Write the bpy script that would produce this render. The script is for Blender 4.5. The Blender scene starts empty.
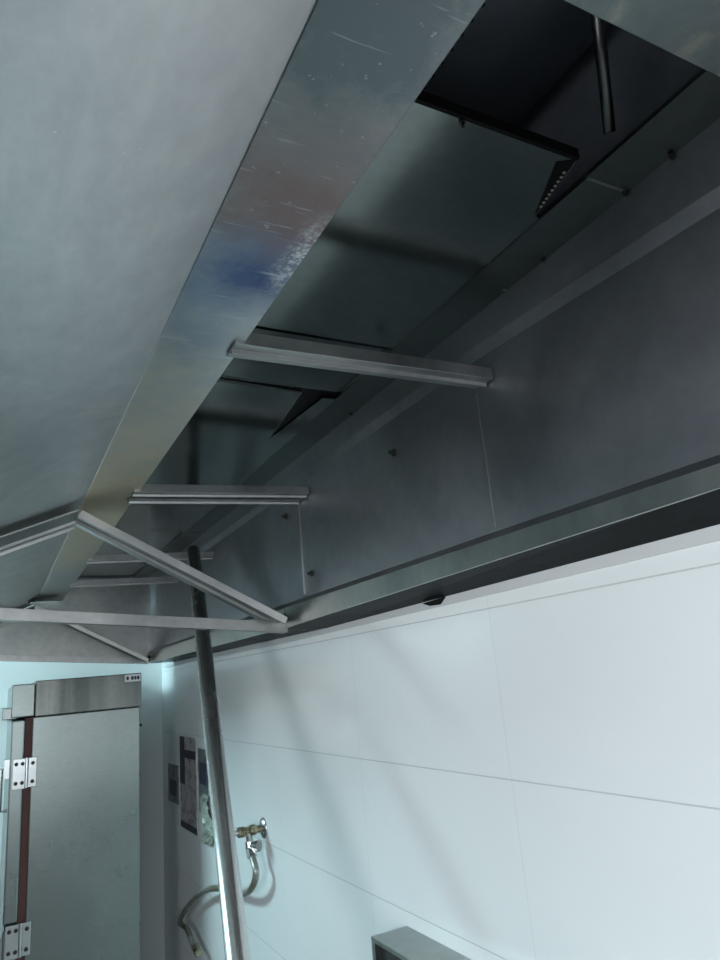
import bpy, bmesh, math, random
from mathutils import Vector, Matrix
random.seed(7)
SC = bpy.context.scene
COL = SC.collection
U = 0.71            # metres per layout unit
EYE = 1.75          # camera height
def P(x, y, z): return Vector((x*U, y*U, EYE + z*U))
FLOOR = -EYE/U
CEIL = (3.0-EYE)/U
WX = 1.17           # right wall plane

# ------------------------------------------------------------ camera
cam = bpy.data.cameras.new('camera'); co = bpy.data.objects.new('camera', cam); COL.objects.link(co)
R = ((0.88607424, 0.04848093, 0.46100112), (-0.4553781, 0.27688264, 0.84614821), (-0.08662115, -0.95967995, 0.26741573))
m = Matrix([[r[0], -r[1], -r[2], 0] for r in R] + [[0, 0, 0, 1]])
m.translation = P(0, 0, 0)
co.matrix_world = m
cam.sensor_fit = 'VERTICAL'; cam.sensor_height = 36; cam.lens = 36*692.05/960; cam.clip_start = 0.02
SC.camera = co

# ------------------------------------------------------------ world, lights, exposure
SC.view_settings.view_transform = 'Standard'; SC.view_settings.look = 'None'
SC.view_settings.gamma = 1; SC.view_settings.use_curve_mapping = False
SC.view_settings.exposure = 0.0
w = bpy.data.worlds.new('sky'); SC.world = w; w.use_nodes = True
bg = w.node_tree.nodes['Background']; bg.inputs[0].default_value = (0.70, 0.86, 1.0, 1); bg.inputs[1].default_value = 1.2
def area(name, loc, direction, sx, sy, power, color):
    l = bpy.data.lights.new(name, 'AREA'); l.shape = 'RECTANGLE'; l.size = sx*U; l.size_y = sy*U
    l.energy = power; l.color = color
    o = bpy.data.objects.new(name, l); COL.objects.link(o); o.location = P(*loc)
    o.rotation_euler = Vector(direction).to_track_quat('-Z', 'Y').to_euler()
    return o
# daylight entering through the window behind the camera, the window on the left, and the window by the refrigerator
area('daylight_front_window', (-0.45, -3.05, -0.05), (0.25, 1, -0.05), 2.3, 1.9, 24, (0.96, 0.98, 1.0))
area('daylight_left_window', (-2.25, -0.4, -0.1), (1, -0.05, 0.0), 1.6, 1.0, 63, (0.96, 0.975, 1.0))
area('daylight_back_window', (-2.25, 5.05, 1.15), (1, 0.08, -0.3), 0.9, 0.8, 92, (0.62, 0.93, 1.0))

# ------------------------------------------------------------ materials
def mat(name):
    mt = bpy.data.materials.new(name); mt.use_nodes = True
    nt = mt.node_tree; b = nt.nodes['Principled BSDF']
    return mt, nt, b
def N(nt, t, **kw):
    n = nt.nodes.new(t)
    for k, v in kw.items():
        if k in n.inputs: n.inputs[k].default_value = v
        else: setattr(n, k, v)
    return n
def ramp(nt, src, stops):
    r = nt.nodes.new('ShaderNodeValToRGB')
    while len(r.color_ramp.elements) < len(stops): r.color_ramp.elements.new(0.5)
    for e, (p, c) in zip(r.color_ramp.elements, stops):
        e.position = p; e.color = (*c, 1) if len(c) == 3 else c
    nt.links.new(src, r.inputs[0]); return r
def noise(nt, scale, detail=4, rough=0.55, stretch=(1, 1, 1), dist=0.0):
    tc = nt.nodes.new('ShaderNodeTexCoord'); mp = nt.nodes.new('ShaderNodeMapping')
    mp.inputs['Scale'].default_value = stretch
    nt.links.new(tc.outputs['Object'], mp.inputs[0])
    n = N(nt, 'ShaderNodeTexNoise', Scale=scale, Detail=detail, Roughness=rough, Distortion=dist)
    nt.links.new(mp.outputs[0], n.inputs['Vector']); return n
def mixc(nt, fac, a, b, mode='MIX'):
    x = nt.nodes.new('ShaderNodeMix'); x.data_type = 'RGBA'; x.blend_type = mode
    for s, v in ((x.inputs[0], fac), (x.inputs[6], a), (x.inputs[7], b)):
        if isinstance(v, (int, float)): s.default_value = v
        elif isinstance(v, tuple): s.default_value = (*v, 1)
        else: nt.links.new(v, s)
    return x.outputs[2]
def steel(name, dark, light, r0, r1, scale=3.0, stretch=(1, 1, 1), bump=0.03, metallic=1.0, dirt=None, fine=60, fine_stretch=(1, 1, 1), spots=None):
    mt, nt, b = mat(name)
    n1 = noise(nt, scale, 5, 0.6, stretch, 0.6)
    c = ramp(nt, n1.outputs['Fac'], [(0.3, dark), (0.7, light)]).outputs[0]
    n2 = noise(nt, fine, 3, 0.6, fine_stretch)
    f = ramp(nt, n2.outputs['Fac'], [(0.3, (0.88,)*3), (0.7, (1.0,)*3)]).outputs[0]
    c = mixc(nt, 1.0, c, f, 'MULTIPLY')
    if dirt:
        n3 = noise(nt, scale*1.7, 6, 0.7, (1, 1, 1), 1.5)
        k = ramp(nt, n3.outputs['Fac'], [(0.52, (0, 0, 0)), (0.68, (1, 1, 1))]).outputs[0]
        kk = N(nt, 'ShaderNodeMath', operation='MULTIPLY'); kk.inputs[1].default_value = dirt[1]
        nt.links.new(k, kk.inputs[0]); c = mixc(nt, kk.outputs[0], c, dirt[0])
    if spots:
        v = nt.nodes.new('ShaderNodeTexVoronoi'); v.inputs['Scale'].default_value = spots[1]
        tc = nt.nodes.new('ShaderNodeTexCoord'); nt.links.new(tc.outputs['Object'], v.inputs['Vector'])
        s = ramp(nt, v.outputs['Distance'], [(0.05, (1, 1, 1)), (0.09, (0, 0, 0))]).outputs[0]
        n4 = noise(nt, 9, 2); g = ramp(nt, n4.outputs['Fac'], [(0.58, (0, 0, 0)), (0.62, (1, 1, 1))]).outputs[0]
        sg = mixc(nt, 1.0, s, g, 'MULTIPLY'); c = mixc(nt, sg, c, spots[0])
    nt.links.new(c, b.inputs['Base Color'])
    b.inputs['Metallic'].default_value = metallic
    mr = N(nt, 'ShaderNodeMapRange'); mr.inputs['To Min'].default_value = r0; mr.inputs['To Max'].default_value = r1
    mr.inputs['From Min'].default_value = 0.3; mr.inputs['From Max'].default_value = 0.7
    nt.links.new(n1.outputs['Fac'], mr.inputs['Value']); nt.links.new(mr.outputs[0], b.inputs['Roughness'])
    if bump:
        bp = N(nt, 'ShaderNodeBump', Strength=bump, Distance=0.01)
        nt.links.new(n1.outputs['Fac'], bp.inputs['Height']); nt.links.new(bp.outputs[0], b.inputs['Normal'])
    return mt
def plain(name, color, rough=0.5, metallic=0.0, spec=0.5):
    mt, nt, b = mat(name)
    b.inputs['Base Color'].default_value = (*color, 1); b.inputs['Roughness'].default_value = rough
    b.inputs['Metallic'].default_value = metallic; b.inputs['Specular IOR Level'].default_value = spec
    return mt

M = {}
M['panel'] = steel('brushed_hood_panel', (0.60, 0.61, 0.625), (0.84, 0.835, 0.84), 0.30, 0.42, 1.6, (1, 0.6, 1), 0.012, fine=40, fine_stretch=(1, 0.5, 1), dirt=((0.88, 0.85, 0.83), 0.5), spots=((0.85, 0.85, 0.85), 60))
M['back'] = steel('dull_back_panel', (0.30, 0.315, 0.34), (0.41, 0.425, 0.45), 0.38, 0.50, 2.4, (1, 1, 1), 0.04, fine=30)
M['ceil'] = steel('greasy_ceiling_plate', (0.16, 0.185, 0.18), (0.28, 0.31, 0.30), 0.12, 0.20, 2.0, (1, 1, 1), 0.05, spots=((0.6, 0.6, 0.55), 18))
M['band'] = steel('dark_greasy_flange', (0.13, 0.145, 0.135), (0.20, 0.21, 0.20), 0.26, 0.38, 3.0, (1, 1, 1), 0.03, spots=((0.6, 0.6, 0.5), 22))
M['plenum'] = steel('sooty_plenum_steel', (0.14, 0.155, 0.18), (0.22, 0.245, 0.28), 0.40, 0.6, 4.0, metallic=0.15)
M['trim_steel'] = steel('worn_angle_steel', (0.33, 0.335, 0.33), (0.50, 0.50, 0.49), 0.28, 0.42, 5.0, (1, 1, 1), 0.03, fine=50)
M['rim'] = steel('rim_steel', (0.29, 0.315, 0.305), (0.47, 0.48, 0.455), 0.28, 0.40, 3.0, (1, 1, 1), 0.04, fine=40)
M['stained'] = steel('stained_channel_steel', (0.12, 0.15, 0.15), (0.22, 0.25, 0.25), 0.30, 0.42, 4.0, (1, 1, 1), 0.05, dirt=((0.42, 0.40, 0.30), 0.5))
M['speck'] = plain('pale_speck', (0.35, 0.33, 0.25), 0.4)
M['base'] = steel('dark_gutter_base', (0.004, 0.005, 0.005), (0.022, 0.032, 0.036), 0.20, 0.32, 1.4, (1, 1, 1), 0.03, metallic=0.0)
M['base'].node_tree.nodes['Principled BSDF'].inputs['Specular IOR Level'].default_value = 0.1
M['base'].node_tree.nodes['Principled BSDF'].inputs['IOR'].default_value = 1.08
M['polished'] = steel('polished_pipe_steel', (0.72, 0.73, 0.73), (0.88, 0.89, 0.88), 0.22, 0.30, 3.0, (1, 1, 1), 0.01, metallic=0.9)
M['fridge'] = steel('refrigerator_steel', (0.24, 0.275, 0.27), (0.31, 0.35, 0.34), 0.25, 0.32, 1.2, (1, 1, 0.6), 0.0, fine=50, fine_stretch=(1, 1, 6))
M['header'] = steel('refrigerator_header_steel', (0.09, 0.105, 0.10), (0.26, 0.27, 0.25), 0.20, 0.30, 2.6, (2.5, 1, 0.1), 0.02)
M['chrome'] = plain('chrome', (0.55, 0.58, 0.58), 0.26, 1.0)
M['brass'] = steel('tarnished_brass', (0.06, 0.055, 0.03), (0.62, 0.55, 0.38), 0.22, 0.4, 45, (1, 1, 1), 0.1)
M['gasket'] = plain('red_brown_gasket', (0.075, 0.022, 0.018), 0.6)
M['black'] = plain('matte_black', (0.006, 0.006, 0.006), 0.7, 0.0, 0.15)  # plain black, also painted in for the dark inside of holes
M['bolt'] = plain('dark_bolt', (0.03, 0.03, 0.028), 0.45, 0.6)
M['floor'] = plain('floor_tile_grey', (0.20, 0.21, 0.21), 0.4)
M['paint'] = plain('white_wall_paint', (0.72, 0.76, 0.76), 0.6)
M['grey_paint'] = plain('grey_wall_paint', (0.20, 0.21, 0.21), 0.6)
M['frame'] = plain('white_window_frame', (0.7, 0.72, 0.72), 0.4)
M['caulk'] = plain('pale_grey_trim', (0.50, 0.52, 0.53), 0.4)
M['label'] = plain('pale_label', (0.75, 0.80, 0.82), 0.4)
M['ink'] = plain('dark_ink', (0.035, 0.03, 0.06), 0.5)
M['darkscreen'] = plain('dark_inset', (0.012, 0.014, 0.014), 0.25)

# glass
mt, nt, b = mat('window_glass'); b.inputs['Transmission Weight'].default_value = 1; b.inputs['Roughness'].default_value = 0.0; b.inputs['IOR'].default_value = 1.1
M['glass'] = mt

# ridge strip: heat tints, darker near end, far wall's reflection painted in
def strip_material():
    mt, nt, b = mat('heat_tint_and_reflection')
    tc = nt.nodes.new('ShaderNodeTexCoord')
    n1 = noise(nt, 3.2, 5, 0.6, (1, 0.7, 1), 0.5)
    base = ramp(nt, n1.outputs['Fac'], [(0.3, (0.60, 0.62, 0.61)), (0.7, (0.78, 0.78, 0.76))]).outputs[0]
    def blob(center, rad, color, cur, amt, sy=1.0):
        mp = nt.nodes.new('ShaderNodeMapping'); mp.vector_type = 'POINT'
        c = P(*center)
        mp.inputs['Scale'].default_value = (1/(rad[0]*U), 1/(rad[1]*U), 0.0)
        mp.inputs['Location'].default_value = (-c.x/(rad[0]*U), -c.y/(rad[1]*U), 0)
        nt.links.new(tc.outputs['Object'], mp.inputs[0])
        nn = noise(nt, 16, 5, 0.7)
        ad = N(nt, 'ShaderNodeVectorMath', operation='SCALE'); ad.inputs[3].default_value = 0.9
        nt.links.new(nn.outputs['Color'], ad.inputs[0])
        sm = N(nt, 'ShaderNodeVectorMath', operation='ADD'); nt.links.new(mp.outputs[0], sm.inputs[0]); nt.links.new(ad.outputs[0], sm.inputs[1])
        sb = N(nt, 'ShaderNodeVectorMath', operation='SUBTRACT'); sb.inputs[1].default_value = (0.45, 0.45, 0.45)
        nt.links.new(sm.outputs[0], sb.inputs[0])
        mz = N(nt, 'ShaderNodeVectorMath', operation='MULTIPLY'); mz.inputs[1].default_value = (1, 1, 0); nt.links.new(sb.outputs[0], mz.inputs[0])
        ln = N(nt, 'ShaderNodeVectorMath', operation='LENGTH'); nt.links.new(mz.outputs[0], ln.inputs[0])
        k = ramp(nt, ln.outputs['Value'], [(0.15, (amt,)*3), (1.0, (0, 0, 0))]).outputs[0]
        return mixc(nt, k, cur, color)
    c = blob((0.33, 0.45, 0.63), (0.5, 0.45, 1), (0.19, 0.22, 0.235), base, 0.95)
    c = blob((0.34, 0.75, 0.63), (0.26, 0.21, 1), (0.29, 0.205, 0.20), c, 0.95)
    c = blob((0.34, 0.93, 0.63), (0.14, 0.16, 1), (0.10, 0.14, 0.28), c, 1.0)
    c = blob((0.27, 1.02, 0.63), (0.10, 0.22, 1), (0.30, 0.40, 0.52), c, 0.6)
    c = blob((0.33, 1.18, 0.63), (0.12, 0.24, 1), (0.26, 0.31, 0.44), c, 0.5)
    c = blob((0.33, 2.5, 0.63), (0.30, 1.4, 1), (0.98, 0.82, 0.60), c, 0.95)  # yellowish tint, brightened to paint in the far wall's reflection
    c = blob((0.31, 3.4, 0.63), (0.14, 0.5, 1), (0.90, 0.78, 0.60), c, 0.7)  # paler tint further on, carrying the same painted reflection
    # scratches across the strip
    tc2 = nt.nodes.new('ShaderNodeTexCoord'); mp2 = nt.nodes.new('ShaderNodeMapping'); mp2.inputs['Rotation'].default_value = (0, 0, 0.5); mp2.inputs['Scale'].default_value = (7, 80, 1)
    nt.links.new(tc2.outputs['Object'], mp2.inputs[0])
    sn = N(nt, 'ShaderNodeTexNoise', Scale=1.6, Detail=2.0, Roughness=0.5); nt.links.new(mp2.outputs[0], sn.inputs['Vector'])
    sr = ramp(nt, sn.outputs['Fac'], [(0.66, (0, 0, 0)), (0.74, (0.45, 0.45, 0.45))]).outputs[0]
    c = mixc(nt, sr, c, (0.78, 0.80, 0.82))
    # worn pale edge and speckle
    n5 = noise(nt, 90, 3, 0.7); s = ramp(nt, n5.outputs['Fac'], [(0.66, (0, 0, 0)), (0.72, (0.5, 0.5, 0.5))]).outputs[0]
    c = mixc(nt, s, c, (0.8, 0.8, 0.82))
    e = blob((0.398, 0.86, 0.63), (0.035, 0.13, 1), (1, 1, 1), (0, 0, 0), 1.0)
    n6 = noise(nt, 140, 4, 0.8); s6 = ramp(nt, n6.outputs['Fac'], [(0.47, (0, 0, 0)), (0.58, (1, 1, 1))]).outputs[0]
    e2 = mixc(nt, 1.0, e, s6, 'MULTIPLY'); c = mixc(nt, e2, c, (0.85, 0.83, 0.84))
    nt.links.new(c, b.inputs['Base Color'])
    b.inputs['Metallic'].default_value = 1
    mr = N(nt, 'ShaderNodeMapRange'); mr.inputs['To Min'].default_value = 0.34; mr.inputs['To Max'].default_value = 0.5
    nt.links.new(n1.outputs['Fac'], mr.inputs['Value']); nt.links.new(mr.outputs[0], b.inputs['Roughness'])
    bp = N(nt, 'ShaderNodeBump', Strength=0.08, Distance=0.01); nt.links.new(n1.outputs['Fac'], bp.inputs['Height']); nt.links.new(bp.outputs[0], b.inputs['Normal'])
    return mt
M['strip'] = strip_material()

# glazed wall tiles: long side along Y
def tile_material():
    mt, nt, b = mat('glazed_wall_tiles')
    tc = nt.nodes.new('ShaderNodeTexCoord'); sp = nt.nodes.new('ShaderNodeSeparateXYZ')
    nt.links.new(tc.outputs['Object'], sp.inputs[0])
    def line(out, origin, period, half):
        a = N(nt, 'ShaderNodeMath', operation='SUBTRACT'); nt.links.new(out, a.inputs[0]); a.inputs[1].default_value = origin - period*50.5
        mo = N(nt, 'ShaderNodeMath', operation='MODULO'); nt.links.new(a.outputs[0], mo.inputs[0]); mo.inputs[1].default_value = period
        s = N(nt, 'ShaderNodeMath', operation='SUBTRACT'); nt.links.new(mo.outputs[0], s.inputs[0]); s.inputs[1].default_value = period/2
        ab = N(nt, 'ShaderNodeMath', operation='ABSOLUTE'); nt.links.new(s.outputs[0], ab.inputs[0])
        r = N(nt, 'ShaderNodeMapRange'); r.inputs['From Min'].default_value = half; r.inputs['From Max'].default_value = half*1.8
        r.inputs['To Min'].default_value = 1; r.inputs['To Max'].default_value = 0
        nt.links.new(ab.outputs[0], r.inputs['Value']); return r.outputs[0]
    h = line(sp.outputs['Z'], EYE - 0.29*U, 0.425*U, 0.0008)
    v = line(sp.outputs['Y'], 1.50*U, 0.83*U, 0.0005)
    vh = N(nt, 'ShaderNodeMath', operation='MULTIPLY'); vh.inputs[1].default_value = 0.4; nt.links.new(v, vh.inputs[0])
    mx = N(nt, 'ShaderNodeMath', operation='MAXIMUM'); nt.links.new(h, mx.inputs[0]); nt.links.new(vh.outputs[0], mx.inputs[1])
    n1 = noise(nt, 1.5, 3)
    base = ramp(nt, n1.outputs['Fac'], [(0.3, (0.66, 0.70, 0.71)), (0.7, (0.71, 0.75, 0.755))]).outputs[0]
    k = N(nt, 'ShaderNodeMath', operation='MULTIPLY'); k.inputs[1].default_value = 0.45; nt.links.new(mx.outputs[0], k.inputs[0])
    c = mixc(nt, k.outputs[0], base, (0.26, 0.28, 0.28))
    nt.links.new(c, b.inputs['Base Color'])
    b.inputs['Roughness'].default_value = 0.16; b.inputs['Specular IOR Level'].default_value = 0.6
    bp = N(nt, 'ShaderNodeBump', Strength=0.5, Distance=0.001); bp.invert = True
    nt.links.new(mx.outputs[0], bp.inputs['Height'])
    n2 = noise(nt, 2.2, 2); bp2 = N(nt, 'ShaderNodeBump', Strength=0.06, Distance=0.01)
    nt.links.new(n2.outputs['Fac'], bp2.inputs['Height']); nt.links.new(bp.outputs[0], bp2.inputs['Normal'])
    nt.links.new(bp2.outputs[0], b.inputs['Normal'])
    return mt
M['tiles'] = tile_material()

# printed notice: faint lines of print
def notice_material(name, paper, ink, scale):
    mt, nt, b = mat(name)
    tc = nt.nodes.new('ShaderNodeTexCoord'); mp = nt.nodes.new('ShaderNodeMapping'); mp.inputs['Scale'].default_value = (1, 1, 1.6)
    nt.links.new(tc.outputs['Object'], mp.inputs[0])
    n = N(nt, 'ShaderNodeTexNoise', Scale=scale, Detail=3, Roughness=0.6); nt.links.new(mp.outputs[0], n.inputs['Vector'])
    c = ramp(nt, n.outputs['Fac'], [(0.50, paper), (0.62, ink)]).outputs[0]
    nt.links.new(c, b.inputs['Base Color']); b.inputs['Roughness'].default_value = 0.35
    return mt
M['notice'] = notice_material('printed_notice', (0.36, 0.35, 0.35), (0.14, 0.13, 0.14), 26)
M['notice2'] = notice_material('photo_notice', (0.13, 0.16, 0.16), (0.035, 0.045, 0.05), 22)
M['plastic'] = plain('cloudy_plastic', (0.26, 0.31, 0.27), 0.3)

# braided hose
mt, nt, b = mat('braided_hose')
wv = N(nt, 'ShaderNodeTexWave', Scale=90.0, Distortion=1.0); tc = nt.nodes.new('ShaderNodeTexCoord'); nt.links.new(tc.outputs['Object'], wv.inputs['Vector'])
n = noise(nt, 9, 3)
a_ = ramp(nt, wv.outputs['Fac'], [(0.2, (0.22, 0.24, 0.22)), (0.8, (0.50, 0.53, 0.50))]).outputs[0]
k_ = ramp(nt, n.outputs['Fac'], [(0.45, (0, 0, 0)), (0.65, (0.7, 0.7, 0.7))]).outputs[0]
nt.links.new(mixc(nt, k_, a_, (0.20, 0.15, 0.07)), b.inputs['Base Color'])
b.inputs['Metallic'].default_value = 0.75; b.inputs['Roughness'].default_value = 0.42
M['hose'] = mt

# ------------------------------------------------------------ mesh helpers (layout units in, metres out)
class MB:
    def __init__(s): s.v = []; s.f = []
    def add(s, vs, fs):
        o = len(s.v); s.v += [Vector(v) for v in vs]; s.f += [tuple(i+o for i in f) for f in fs]
    def box(s, x0, x1, y0, y1, z0, z1):
        vs = [(x, y, z) for x in (x0, x1) for y in (y0, y1) for z in (z0, z1)]
        s.add(vs, [(0, 1, 3, 2), (4, 6, 7, 5), (0, 4, 5, 1), (2, 3, 7, 6), (0, 2, 6, 4), (1, 5, 7, 3)]); return s
    def prism(s, poly, d):      # poly: 3D loop, d: extrusion vector
        n = len(poly); d = Vector(d); a = [Vector(p) for p in poly]
        s.add(a + [p+d for p in a], [tuple(range(n)), tuple(range(2*n-1, n-1, -1))] + [(i, i+n, (i+1) % n+n, (i+1) % n) for i in range(n)]); return s
    def loft(s, secs, closed=True):
        n = len(secs[0]); vs = [p for q in secs for p in q]; fs = []
        for k in range(len(secs)-1):
            for i in range(n): fs.append((k*n+i, k*n+(i+1) % n, (k+1)*n+(i+1) % n, (k+1)*n+i))
        fs.append(tuple(range(n))[::-1]); fs.append(tuple(range((len(secs)-1)*n, len(secs)*n)))
        s.add(vs, fs); return s
    def beam(s, p0, p1, prof, up=(0, 0, 1)):   # sweep a 2D profile (side, up) along p0->p1
        p0 = Vector(p0); p1 = Vector(p1); t = (p1-p0).normalized(); sd = t.cross(Vector(up)).normalized(); u = sd.cross(t)
        s.loft([[p + sd*a + u*b for a, b in prof] for p in (p0, p1)]); return s
    def tube(s, pts, r, seg=16, caps=True):
        pts = [Vector(p) for p in pts]; rs = r if isinstance(r, (list, tuple)) else [r]*len(pts); secs = []; ref = None
        for i, p in enumerate(pts):
            t = (pts[min(i+1, len(pts)-1)] - pts[max(i-1, 0)])
            if t.length < 1e-9: t = Vector((0, 0, 1))
            t.normalize()
            if ref is None: ref = t.orthogonal().normalized()
            ref = (ref - t*ref.dot(t)).normalized(); b_ = t.cross(ref)
            secs.append([p + (ref*math.cos(a) + b_*math.sin(a))*rs[i] for a in [2*math.pi*k/seg for k in range(seg)]])
        s.loft(secs); return s
    def build(s, name, material, parent=None, bevel=0.0, smooth=False, raw=False):
        me = bpy.data.meshes.new(name)
        me.from_pydata([P(*v) for v in s.v], [], s.f); me.update()
        bm = bmesh.new(); bm.from_mesh(me); bmesh.ops.recalc_face_normals(bm, faces=bm.faces)
        bm.to_mesh(me); bm.free()
        me.materials.append(material)
        if smooth:
            for p in me.polygons: p.use_smooth = len(p.vertices) == 4
        o = bpy.data.objects.new(name, me); COL.objects.link(o)
        if parent:
            o.parent = parent; o.matrix_parent_inverse = Matrix.Translation(-abspos(parent))
        if bevel:
            b_ = o.modifiers.new('bevel', 'BEVEL'); b_.width = bevel; b_.segments = 2; b_.limit_method = 'ANGLE'
        return o
def abspos(o):
    return o.location if o.parent is None else Vector((0, 0, 0))   # parts already sit in world coordinates
def thing(name, label, cat, base, group=None):
    o = bpy.data.objects.new(name, None); COL.objects.link(o); o.location = P(*base); o.empty_display_size = 0.1
    o['label'] = label; o['category'] = cat
    if group: o['group'] = group
    return o
def tag(o, label, cat, group=None):
    o['label'] = label; o['category'] = cat
    if group: o['group'] = group
    return o
def struct(o): o['kind'] = 'structure'; return o
def smooth_pts(pts, sub=6):
    pts = [Vector(p) for p in pts]; out = []
    for i in range(len(pts)-1):
        a = pts[max(i-1, 0)]; b_ = pts[i]; c = pts[i+1]; d = pts[min(i+2, len(pts)-1)]
        for k in range(sub):
            t = k/sub
            out.append(0.5*((2*b_) + (c-a)*t + (2*a-5*b_+4*c-d)*t*t + (3*b_-a-3*c+d)*t**3))
    out.append(pts[-1]); return out

# ------------------------------------------------------------ the room
X0, X1, Y0, Y1 = -2.2, WX, -3.0, 5.58
T = 0.12
struct(MB().box(X0-T, X1+T, Y0-T, Y1+T, FLOOR-0.1, FLOOR).build('floor', M['floor']))
struct(MB().box(X0-T, X1+T, Y0-T, Y1+T, CEIL, CEIL+0.1).build('ceiling', M['paint']))
struct(MB().box(X1, X1+T, Y0, Y1, FLOOR, CEIL).build('wall_right', M['tiles']))
struct(MB().box(X0-T, X1+T, Y1, Y1+T, FLOOR, CEIL).build('wall_back', M['paint']))
def wall_with_holes(name, axis, at, a0, a1, holes, m_):
    mb = MB(); cur = a0
    def put(lo, hi, z0, z1):
        if hi-lo < 1e-6: return
        if axis == 'x': mb.box(at-T, at, lo, hi, z0, z1)
        else: mb.box(lo, hi, at-T, at, z0, z1)
    for (h0, h1, z0, z1) in holes:
        put(cur, h0, FLOOR, CEIL); put(h0, h1, FLOOR, z0); put(h0, h1, z1, CEIL); cur = h1
    put(cur, a1, FLOOR, CEIL)
    return struct(mb.build(name, m_))
wall_with_holes('wall_left', 'x', X0, Y0, Y1, [(-1.25, 0.45, -0.62, 0.42), (4.6, 5.5, 0.75, 1.55)], M['grey_paint'])
wall_with_holes('wall_front', 'y', Y0, X0, X1, [(-1.6, 0.7, -1.0, 0.9)], M['grey_paint'])
def window(name, axis, at, a0, a1, z0, z1):
    fr = MB(); am = (a0+a1)/2; w_ = 0.035
    def put(mb, lo, hi, b0, b1, d0=0.03, d1=0.09):
        if axis == 'x': mb.box(at-d1, at-d0, lo, hi, b0, b1)
        else: mb.box(lo, hi, at-d1, at-d0, b0, b1)
    for lo, hi, b0, b1 in ((a0, a0+w_, z0, z1), (a1-w_, a1, z0, z1), (am-w_/2, am+w_/2, z0, z1), (a0+w_, am-w_/2, z0, z0+w_), (am+w_/2, a1-w_, z0, z0+w_), (a0+w_, am-w_/2, z1-w_, z1), (am+w_/2, a1-w_, z1-w_, z1)):
        put(fr, lo, hi, b0, b1)
    o = struct(fr.build(name, M['frame']))
window('window_1', 'y', Y0, -1.6, 0.7, -1.0, 0.9)
window('window_2', 'x', X0, -1.25, 0.45, -0.62, 0.42)
window('window_3', 'x', X0, 4.6, 5.5, 0.75, 1.55)
# pale trim on the wall just under the hood rim
struct(MB().loft([[(WX-0.006, y, z-0.028), (WX, y, z-0.028), (WX, y, z), (WX-0.006, y, z)] for y, z in ((-1.0, 0.212), (0.79, 0.203), (2.9, 0.185), (5.5, 0.19))]).build('trim_1', M['caulk']))

# ------------------------------------------------------------ the exhaust hood
HN, HF = -0.7, 5.16           # near and far end of the hood along Y
hood = thing('exhaust_hood', 'long stainless steel kitchen exhaust hood overhead along the tiled wall', 'exhaust hood', (0.35, 2.2, 0.3))
th = 0.008
SX0, SX1, SZ = 0.255, 0.405, 0.63
LX, LZ = -0.38, 0.363          # low outer edge of the sloping panel
MB().prism([(SX0, HN, SZ+0.004), (LX, HN, LZ), (LX, HN, LZ+th), (SX0, HN, SZ+0.004+th)], (0, HF-HN, 0)).build('side_panel', M['panel'], hood)
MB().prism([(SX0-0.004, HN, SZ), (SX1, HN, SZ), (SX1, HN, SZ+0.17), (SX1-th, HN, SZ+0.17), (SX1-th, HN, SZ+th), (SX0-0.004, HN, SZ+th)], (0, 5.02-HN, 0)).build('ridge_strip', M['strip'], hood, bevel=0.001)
# left rim
MB().prism([(LX-0.01, HN, LZ+0.01), (LX-0.01, HN, 0.30), (LX+0.05, HN, 0.30), (LX+0.05, HN, 0.312), (LX, HN, 0.312), (LX, HN, LZ+0.01)], (0, HF-HN, 0)).build('rim_flange', M['rim'], hood)
# back panel (upright) with fold strip above
BX = 1.005
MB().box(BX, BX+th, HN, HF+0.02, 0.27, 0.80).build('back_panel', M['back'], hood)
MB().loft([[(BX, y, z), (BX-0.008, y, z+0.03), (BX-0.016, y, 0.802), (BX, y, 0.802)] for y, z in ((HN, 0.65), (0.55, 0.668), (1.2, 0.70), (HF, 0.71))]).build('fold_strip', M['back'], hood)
# rim gutter along the wall: lip, floor plate and fold-back
def gut(y, zb, zt, zw):
    return [(0.985, y, zt), (0.985, y, zb), (0.993, y, zb), (0.993, y, zt)]
def gbase(y, zb, zt, zw):
    return [(0.986, y, zb+0.0005), (WX-0.002, y, zw), (WX-0.002, y, zw+th), (0.986, y, zb+th)]
ga = [(HN, 0.245, 0.268, 0.213), (0.66, 0.226, 0.263, 0.204), (2.5, 0.188, 0.262, 0.180)]
gb = [(2.506, 0.188, 0.262, 0.180), (5.16, 0.192, 0.262, 0.190)]
for g_ in (ga, gb):
    MB().loft([gut(*q) for q in g_]).build('rim_lip', M['rim'], hood)
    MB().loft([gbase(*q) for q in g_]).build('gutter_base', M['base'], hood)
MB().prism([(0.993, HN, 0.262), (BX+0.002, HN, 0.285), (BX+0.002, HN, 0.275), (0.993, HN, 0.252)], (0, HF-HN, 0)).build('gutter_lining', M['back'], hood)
# dark flange band under the ceiling, along the back
CZ = 0.80
IX = 0.885
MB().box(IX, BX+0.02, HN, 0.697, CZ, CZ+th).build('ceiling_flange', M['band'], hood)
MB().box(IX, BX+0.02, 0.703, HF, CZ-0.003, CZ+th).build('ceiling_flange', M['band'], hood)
MB().box(IX+0.002, BX-0.02, 0.697, 0.703, CZ-0.002, CZ+0.006).build('joint_strip', M['rim'], hood)
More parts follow.
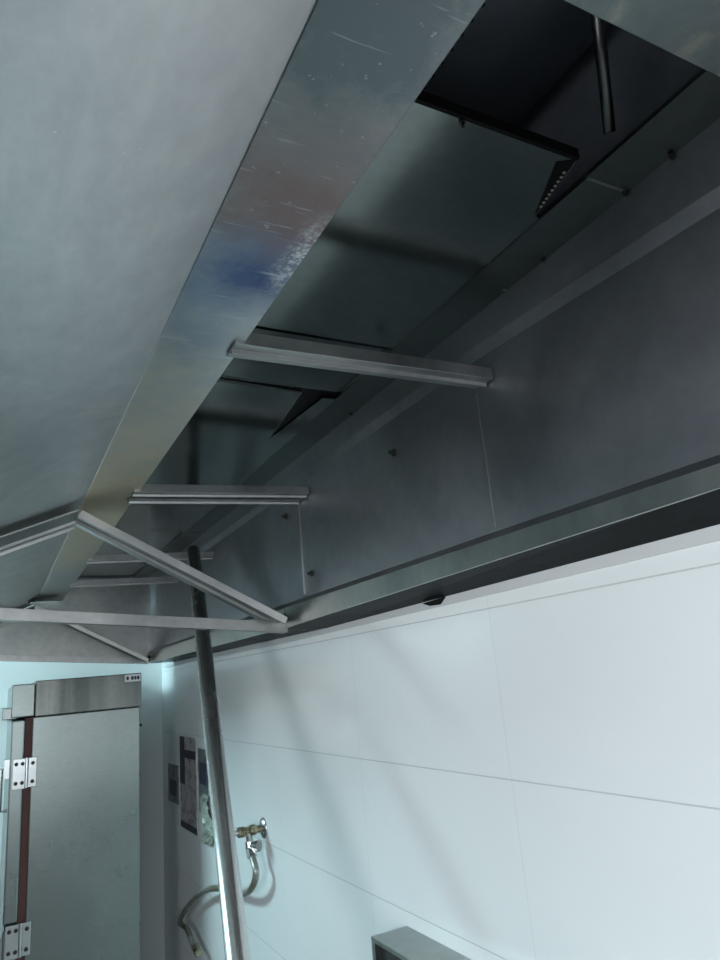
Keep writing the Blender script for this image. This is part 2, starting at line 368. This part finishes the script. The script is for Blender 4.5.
# ceiling plates
def plate(poly, z, name='ceiling_plate', mt_='ceil', dz=(0, 0, 0)):
    return MB().prism([(x, y, z(x, y) if callable(z) else z) for x, y in poly], (0, 0, th)).build(name, M[mt_], hood)
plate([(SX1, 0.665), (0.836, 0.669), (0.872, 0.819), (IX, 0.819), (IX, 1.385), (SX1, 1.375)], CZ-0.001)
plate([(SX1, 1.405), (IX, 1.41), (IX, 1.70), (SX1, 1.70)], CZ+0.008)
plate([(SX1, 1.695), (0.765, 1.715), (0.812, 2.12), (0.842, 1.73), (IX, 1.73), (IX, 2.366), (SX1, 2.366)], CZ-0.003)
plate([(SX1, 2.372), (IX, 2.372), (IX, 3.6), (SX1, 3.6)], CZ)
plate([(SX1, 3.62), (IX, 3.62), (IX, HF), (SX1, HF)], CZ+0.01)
# lip of the cut plate and of the second notch
MB().beam((0.836, 0.669, CZ+0.002), (0.870, 0.815, CZ+0.002), [(-0.004, 0), (0.004, 0), (0.004, 0.012), (-0.004, 0.012)]).build('plate_lip', M['ceil'], hood)
MB().prism([(0.834, 0.672, CZ-0.0025), (0.806, 0.690, CZ-0.0025), (0.867, 0.812, CZ-0.0025)], (0, 0, 0.0015)).build('folded_corner', M['black'], hood)  # flat black triangle standing in for the dark hole at the curled corner
for k in range(9):
    t_ = 0.1+k*0.09
    MB().tube([(0.832+0.034*t_, 0.69+0.12*t_, CZ-0.0045), (0.832+0.034*t_, 0.69+0.12*t_, CZ-0.003)], 0.0028, 6).build('hole_speck', M['speck'], hood)  # pale specks drawn for the dotted holes along the notch
MB().beam((SX1, 0.664, CZ-0.004), (0.836, 0.668, CZ-0.004), [(-0.004, 0), (0.003, 0), (0.003, 0.02), (-0.004, 0.02)]).build('plate_lip', M['black'], hood)
MB().beam((0.767, 1.72, CZ), (0.812, 2.11, CZ), [(-0.003, 0), (0.003, 0), (0.003, 0.06), (-0.003, 0.06)]).build('plate_lip', M['rim'], hood)
# plenum above the openings
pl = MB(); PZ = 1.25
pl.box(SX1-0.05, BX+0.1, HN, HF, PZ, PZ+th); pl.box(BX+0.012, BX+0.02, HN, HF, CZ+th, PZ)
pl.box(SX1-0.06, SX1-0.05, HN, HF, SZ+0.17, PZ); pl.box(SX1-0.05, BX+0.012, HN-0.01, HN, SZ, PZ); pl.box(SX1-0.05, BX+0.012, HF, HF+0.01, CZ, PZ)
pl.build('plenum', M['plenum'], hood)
# sloping filter seen through the opening with a perforated edge rail
MB().prism([(0.62, HN+0.02, 0.98), (1.0, HN+0.02, 1.16), (1.0, HN+0.02, 1.175), (0.62, HN+0.02, 0.995)], (0, 2.6, 0)).build('filter_panel', M['plenum'], hood)
MB().box(0.575, 0.62, HN+0.02, 1.9, 0.965, 0.985).build('filter_rail', M['band'], hood)
for k in range(34):
    y = 0.30 + k*0.028
    MB().tube([(0.617, y, 0.962), (0.617, y, 0.966)], 0.0045, 8).build('rail_hole', M['black'], hood)
MB().tube([(0.76, 0.50, 1.12), (0.885, 0.635, 0.84)], 0.010, 12).build('filter_handle', M['band'], hood, smooth=True)
# near cross channel at the upper right
MB().prism([(SX1-0.12, 0.362, SZ), (BX, 0.362, SZ), (BX, 0.362, SZ+0.012), (SX1-0.12, 0.362, SZ+0.012)], (0, -0.42, 0)).build('cross_channel', M['stained'], hood, bevel=0.0008)
# crossbars: folded angle steel, ridge strip to back panel
angle = [(-0.030, 0.0), (-0.006, 0.0), (-0.004, -0.008), (0.004, -0.008), (0.006, 0.0), (0.030, 0.0), (0.030, 0.028), (0.024, 0.028), (0.024, 0.006), (-0.024, 0.006), (-0.024, 0.028), (-0.030, 0.028)]
for y, z0, z1, x1 in ((1.18, 0.622, 0.626, 1.0), (2.26, 0.622, 0.642, 1.0), (2.335, 0.618, 0.636, 1.0), (3.50, 0.62, 0.64, 1.0), (4.28, 0.62, 0.635, 1.0)):
    c = MB().beam((0.385, y, z0), (x1, y, z1), angle).build('crossbar', M['trim_steel'], hood, bevel=0.0006)
# tie bars and raking braces
def tie(y, z0, z1):
    MB().beam((LX, y, z0), (0.99, y, z1), [(-0.030, -0.014), (0.022, -0.014), (0.022, 0.024), (0.016, 0.024), (0.016, -0.006), (-0.030, -0.006)]).build('tie_bar', M['trim_steel'], hood, bevel=0.0006)
tie(2.51, 0.310, 0.184); tie(5.17, 0.328, 0.205)
rk = [(-0.11, 0.008), (-0.008, 0.0), (-0.004, -0.010), (0.006, -0.010), (0.012, 0.0), (0.090, 0.0), (0.092, -0.012), (0.102, -0.012), (0.104, 0.014), (-0.11, 0.014)]
for y, mt_ in ((2.50, 'trim_steel'), (5.06, 'rim')):
    MB().beam((0.240, y, 0.588), (0.950, y, 0.205), rk).build('raking_brace', M[mt_], hood, bevel=0.0006)
    MB().beam((0.240, y, 0.588), (LX+0.01, y, 0.335), rk).build('raking_brace', M[mt_], hood, bevel=0.0006)
# end panels
for y in (HF, HN-th):
    MB().prism([(LX, y, 0.325), (LX, y, LZ), (SX0, y, SZ), (SX0, y, CZ), (BX+0.01, y, CZ), (BX+0.01, y, 0.205)], (0, th, 0)).build('end_panel', M['rim'], hood)
# vertical seam cover on the back panel
MB().box(BX-0.006, BX, 2.335, 2.350, 0.29, 0.635).build('seam_cover', M['trim_steel'], hood, bevel=0.0008)
MB().box(BX-0.0015, BX, 1.222, 1.226, 0.29, 0.62).build('seam_cover', M['rim'], hood)
# bolts
def bolt(p, d, r=0.010, l=0.012):
    p = Vector(p); d = Vector(d); MB().tube([p, p+d*l*0.6, p+d*l*0.62, p+d*l*1.6], [r, r, r*0.5, r*0.5], 6).build('bolt', M['bolt'], hood)
for y, z in ((2.47, 0.615), (2.26, 0.355), (1.62, 0.60)): bolt((BX, y, z), (-1, 0, 0), 0.011, 0.012)
for y in (0.60, 0.70, 0.92, 1.43, 1.82): bolt((0.982, y, CZ-0.003), (0, 0, -1), 0.006, 0.005)
bolt((0.60, 0.672, CZ-0.002), (0, 0, -1), 0.006, 0.008)
bolt((0.985, 2.50, 0.225), (-1, 0, 0), 0.013, 0.010); bolt((0.985, 5.10, 0.225), (-1, 0, 0), 0.02, 0.014)
MB().prism([(WX-0.014, 1.68, 0.190), (WX-0.014, 1.80, 0.186), (WX-0.014, 1.76, 0.174), (WX-0.014, 1.71, 0.172)], (0.007, 0, 0)).build('torn_tape', M['black'], hood)
# small bent bracket where the ridge strip ends
MB().prism([(0.20, 4.75, 0.585), (0.36, 4.75, 0.575), (0.36, 4.95, 0.60), (0.20, 4.95, 0.605)], (0, 0, 0.01)).build('end_bracket', M['trim_steel'], hood)

# ------------------------------------------------------------ refrigerator at the far end
FY0, FY1 = 4.6, 5.575
fx0, fx1 = 0.235, 0.83
fr = thing('refrigerator', 'tall stainless steel upright refrigerator standing at the back left under the hood', 'refrigerator', (0.5, 5.0, FLOOR))
MB().box(fx0, fx1, FY0, FY1, FLOOR+0.14, -0.082).build('body', M['fridge'], fr, bevel=0.004)
MB().box(0.243, fx1+0.004, FY0-0.03, FY1, -0.080, 0.118).build('header', M['header'], fr, bevel=0.003)
MB().box(0.120, 0.240, FY0-0.022, FY1, -0.076, 0.105).build('header_front', M['fridge'], fr, bevel=0.004)
MB().box(0.075, 0.15, FY0-0.01, FY1, -0.083, -0.020).build('header_lip', M['fridge'], fr, bevel=0.003)
MB().box(0.196, 0.236, FY0+0.012, FY1, FLOOR+0.16, -0.083).build('gasket', M['gasket'], fr)
for z0, z1 in ((-1.12, -0.09), (FLOOR+0.17, -1.14)):
    d = MB().box(0.125, 0.196, FY0-0.002, FY1, z0, z1).build('door', M['fridge'], fr, bevel=0.006)
    zz = z1-0.26 if z1 > -1 else z1-0.1
    hd = MB(); hd.tube([(0.125, FY0+0.10, zz), (0.085, FY0+0.10, zz), (0.085, FY0+0.10, zz-0.22), (0.125, FY0+0.10, zz-0.22)], 0.012, 10)
    hd.box(0.100, 0.126, FY0+0.06, FY0+0.14, zz-0.05, zz+0.05)
    hd.build('handle', M['chrome'], d, smooth=False)
for zc in (-0.375, -1.20):
    h = MB()
    h.box(0.140, 0.208, FY0-0.018, FY0-0.002, zc-0.082, zc+0.078); h.box(0.218, 0.262, FY0-0.016, FY0, zc-0.078, zc+0.078)
    h.tube([(0.212, FY0-0.014, zc-0.08), (0.212, FY0-0.014, zc+0.08)], 0.010, 10)
    hn = h.build('hinge', M['chrome'], fr, bevel=0.0015)
    for a, b_ in ((0.158, zc+0.05), (0.190, zc+0.05), (0.158, zc-0.05), (0.190, zc-0.05), (0.242, zc+0.048), (0.242, zc-0.048)):
        MB().tube([(a, FY0-0.024, b_), (a, FY0-0.012, b_)], 0.010, 10).build('screw', M['bolt'], hn)
lb = MB().box(0.735, 0.828, FY0-0.0335, FY0-0.030, 0.070, 0.112).build('label_plate', M['label'], fr)
tx = MB()
for k, (a, wdt) in enumerate(((0.745, 0.012), (0.772, 0.014), (0.792, 0.010), (0.808, 0.012))):
    tx.box(a, a+wdt, FY0-0.0345, FY0-0.0335, 0.080, 0.102)
    tx.box(a-0.002, a+wdt+0.004, FY0-0.0345, FY0-0.0335, 0.088, 0.093)
tx.build('lettering', M['ink'], lb)
MB().tube([(fx1, FY0+0.01, -0.19), (fx1+0.012, FY0+0.01, -0.19)], 0.008, 8).build('screw', M['bolt'], fr)
for a in (0.28, 0.79):
    for b_ in (FY0+0.06, FY1-0.06):
        MB().tube([(a, b_, FLOOR), (a, b_, FLOOR+0.14)], 0.03, 12).build('foot', M['black'], fr)

# ------------------------------------------------------------ leaning pipe
p_top = Vector((0.861, 3.355, 0.648)); p_low = Vector((0.59, 1.95, -0.668))
dirp = (p_low-p_top).normalized(); tf = (FLOOR+0.02-p_top.z)/dirp.z
p_end = p_top+dirp*tf
pipe = MB().tube([p_top, p_end], 0.031, 28).build('steel_pipe', M['polished'], smooth=True)
tag(pipe, 'long round polished steel pipe leaning up from the floor into the hood', 'pipe')

# ------------------------------------------------------------ tap and hose on the wall
ty, tz = 3.385, -0.655
tap = thing('angle_valve', 'small tarnished brass angle valve sticking out of the white tiled wall', 'valve', (WX, ty, tz))
MB().tube([(WX, ty, tz), (WX-0.006, ty, tz), (WX-0.012, ty, tz), (WX-0.014, ty, tz)], [0.046, 0.044, 0.030, 0.018], 24).build('wall_flange', M['chrome'], tap, smooth=True)
MB().tube([(WX-0.012, ty, tz), (1.128, ty, tz), (1.127, ty, tz), (1.10, ty, tz), (1.099, ty, tz), (1.075, ty, tz), (1.074, ty, tz), (1.045, ty, tz)], [0.017, 0.017, 0.024, 0.024, 0.018, 0.018, 0.023, 0.023], 12).build('valve_body', M['brass'], tap)
MB().tube([(1.045, ty, tz), (1.02, ty, tz), (1.019, ty, tz), (0.985, ty, tz), (0.975, ty, tz)], [0.012, 0.012, 0.022, 0.022, 0.012], 16).build('valve_knob', M['chrome'], tap)
MB().tube([(1.092, ty, tz), (1.100, ty, tz-0.045), (1.100, ty, tz-0.046), (1.100, ty-0.004, tz-0.075)], [0.015, 0.015, 0.022, 0.022], 12).build('outlet', M['chrome'], tap)
MB().tube([(1.10, ty-0.01, tz-0.06), (1.128, ty-0.045, tz-0.062)], [0.014, 0.026], 16).build('side_port', M['chrome'], tap)
pts = [(1.10, 3.381, -0.735), (1.10, 3.345, -0.775), (1.10, 3.316, -0.82), (1.10, 3.375, -0.885), (1.10, 3.49, -0.935), (1.10, 3.678, -0.965), (1.10, 3.867, -0.99), (1.10, 4.138, -1.050), (1.10, 4.423, -1.15), (1.10, 4.694, -1.281), (1.10, 4.803, -1.365), (1.10, 4.66, -1.355), (1.10, 4.56, -1.370), (1.10, 4.49, -1.395), (1.10, 4.402, -1.410)]
hose = thing('flexible_hose', 'thin braided metal water hose curling down from the valve on the wall', 'hose', (1.10, 3.4, -0.73))
MB().tube(smooth_pts(pts, 8), 0.0150, 14).build('braided_tube', M['hose'], hose, smooth=True)
MB().tube([(1.10, 3.381, -0.73), (1.10, 3.36, -0.762)], 0.024, 6).build('hose_nut', M['chrome'], hose)
MB().tube([(1.10, 4.45, -1.400), (1.10, 4.38, -1.414)], 0.022, 6).build('hose_nut', M['brass'], hose)

# ------------------------------------------------------------ notices on the wall
def card(name, y0, y1, z0, z1, m_, parent=None, t=0.004, x=WX): return MB().box(x-t, x, y0, y1, z0, z1).build(name, m_, parent)
nt1 = thing('wall_notice', 'tall printed notice with dark border stripes on the tiled wall beside the pipe', 'notice', (WX, 4.8, -0.85))
card('sheet', 4.60, 5.02, -0.865, -0.305, M['notice'], nt1)
card('border_stripe', 4.885, 5.02, -0.60, -0.305, M['ink'], nt1, 0.001, WX-0.004)
card('border_stripe', 4.60, 4.885, -0.435, -0.385, M['ink'], nt1, 0.001, WX-0.004)
card('border_stripe', 4.60, 5.02, -0.865, -0.825, M['ink'], nt1, 0.001, WX-0.004)
nt2 = thing('wall_notice', 'small dim notice with a dark picture, nearest the corner behind the refrigerator', 'notice', (WX, 5.23, -0.75))
card('sheet', 5.08, 5.39, -0.745, -0.50, M['notice2'], nt2)
card('picture', 5.13, 5.33, -0.70, -0.60, M['ink'], nt2, 0.001, WX-0.004)
nt3 = thing('wall_notice', 'narrow notice with a dark block partly hidden by the leaning pipe', 'notice', (WX, 4.4, -0.69))
card('sheet', 4.33, 4.54, -0.72, -0.36, M['notice2'], nt3)
card('picture', 4.36, 4.51, -0.56, -0.44, M['ink'], nt3, 0.001, WX-0.004)
# crumpled plastic hanging behind the pipe
bm = bmesh.new(); gx, gz = 8, 12; vs = {}
for i in range(gx+1):
    for j in range(gz+1):
        u_, v_ = i/gx, j/gz; wd = 0.55+0.45*math.sin(v_*2.2)
        y = 4.33 + (u_-0.5)*0.20*wd + 0.05*math.sin(v_*7); z = -0.60 - v_*0.27
        vs[i, j] = bm.verts.new(P(WX-0.012-random.random()*0.022, y, z))
for i in range(gx):
    for j in range(gz): bm.faces.new((vs[i, j], vs[i+1, j], vs[i+1, j+1], vs[i, j+1]))
me = bpy.data.meshes.new('plastic_bag'); bm.to_mesh(me); bm.free(); me.materials.append(M['plastic'])
pb = bpy.data.objects.new('plastic_bag', me); COL.objects.link(pb)
so = pb.modifiers.new('solid', 'SOLIDIFY'); so.thickness = 0.002
tag(pb, 'crumpled cloudy plastic bag on the wall just behind the leaning pipe', 'plastic bag')

# ------------------------------------------------------------ wall-mounted steel box at the lower edge
bx = thing('wall_box', 'grey stainless steel box with dark recessed front low on the tiled wall', 'box', (1.107, 1.4, -1.15))
TZ = -0.755
b1 = MB()
b1.box(1.044, WX, 0.5, 2.104, TZ-0.014, TZ); b1.box(1.044, WX, 0.5, 2.104, TZ-0.42, TZ-0.40)
b1.box(1.044, WX, 2.085, 2.104, TZ-0.40, TZ-0.014); b1.box(1.044, WX, 0.5, 0.52, TZ-0.40, TZ-0.014)
b1.box(1.16, WX, 0.52, 2.085, TZ-0.40, TZ-0.014)
b1.build('casing', M['rim'], bx, bevel=0.001)
MB().box(1.062, 1.16, 0.52, 2.085, TZ-0.40, TZ-0.028).build('front_panel', M['darkscreen'], bx)
MB().tube([(1.062, 2.03, TZ-0.07), (1.052, 2.03, TZ-0.07)], 0.022, 16).build('knob', M['bolt'], bx)
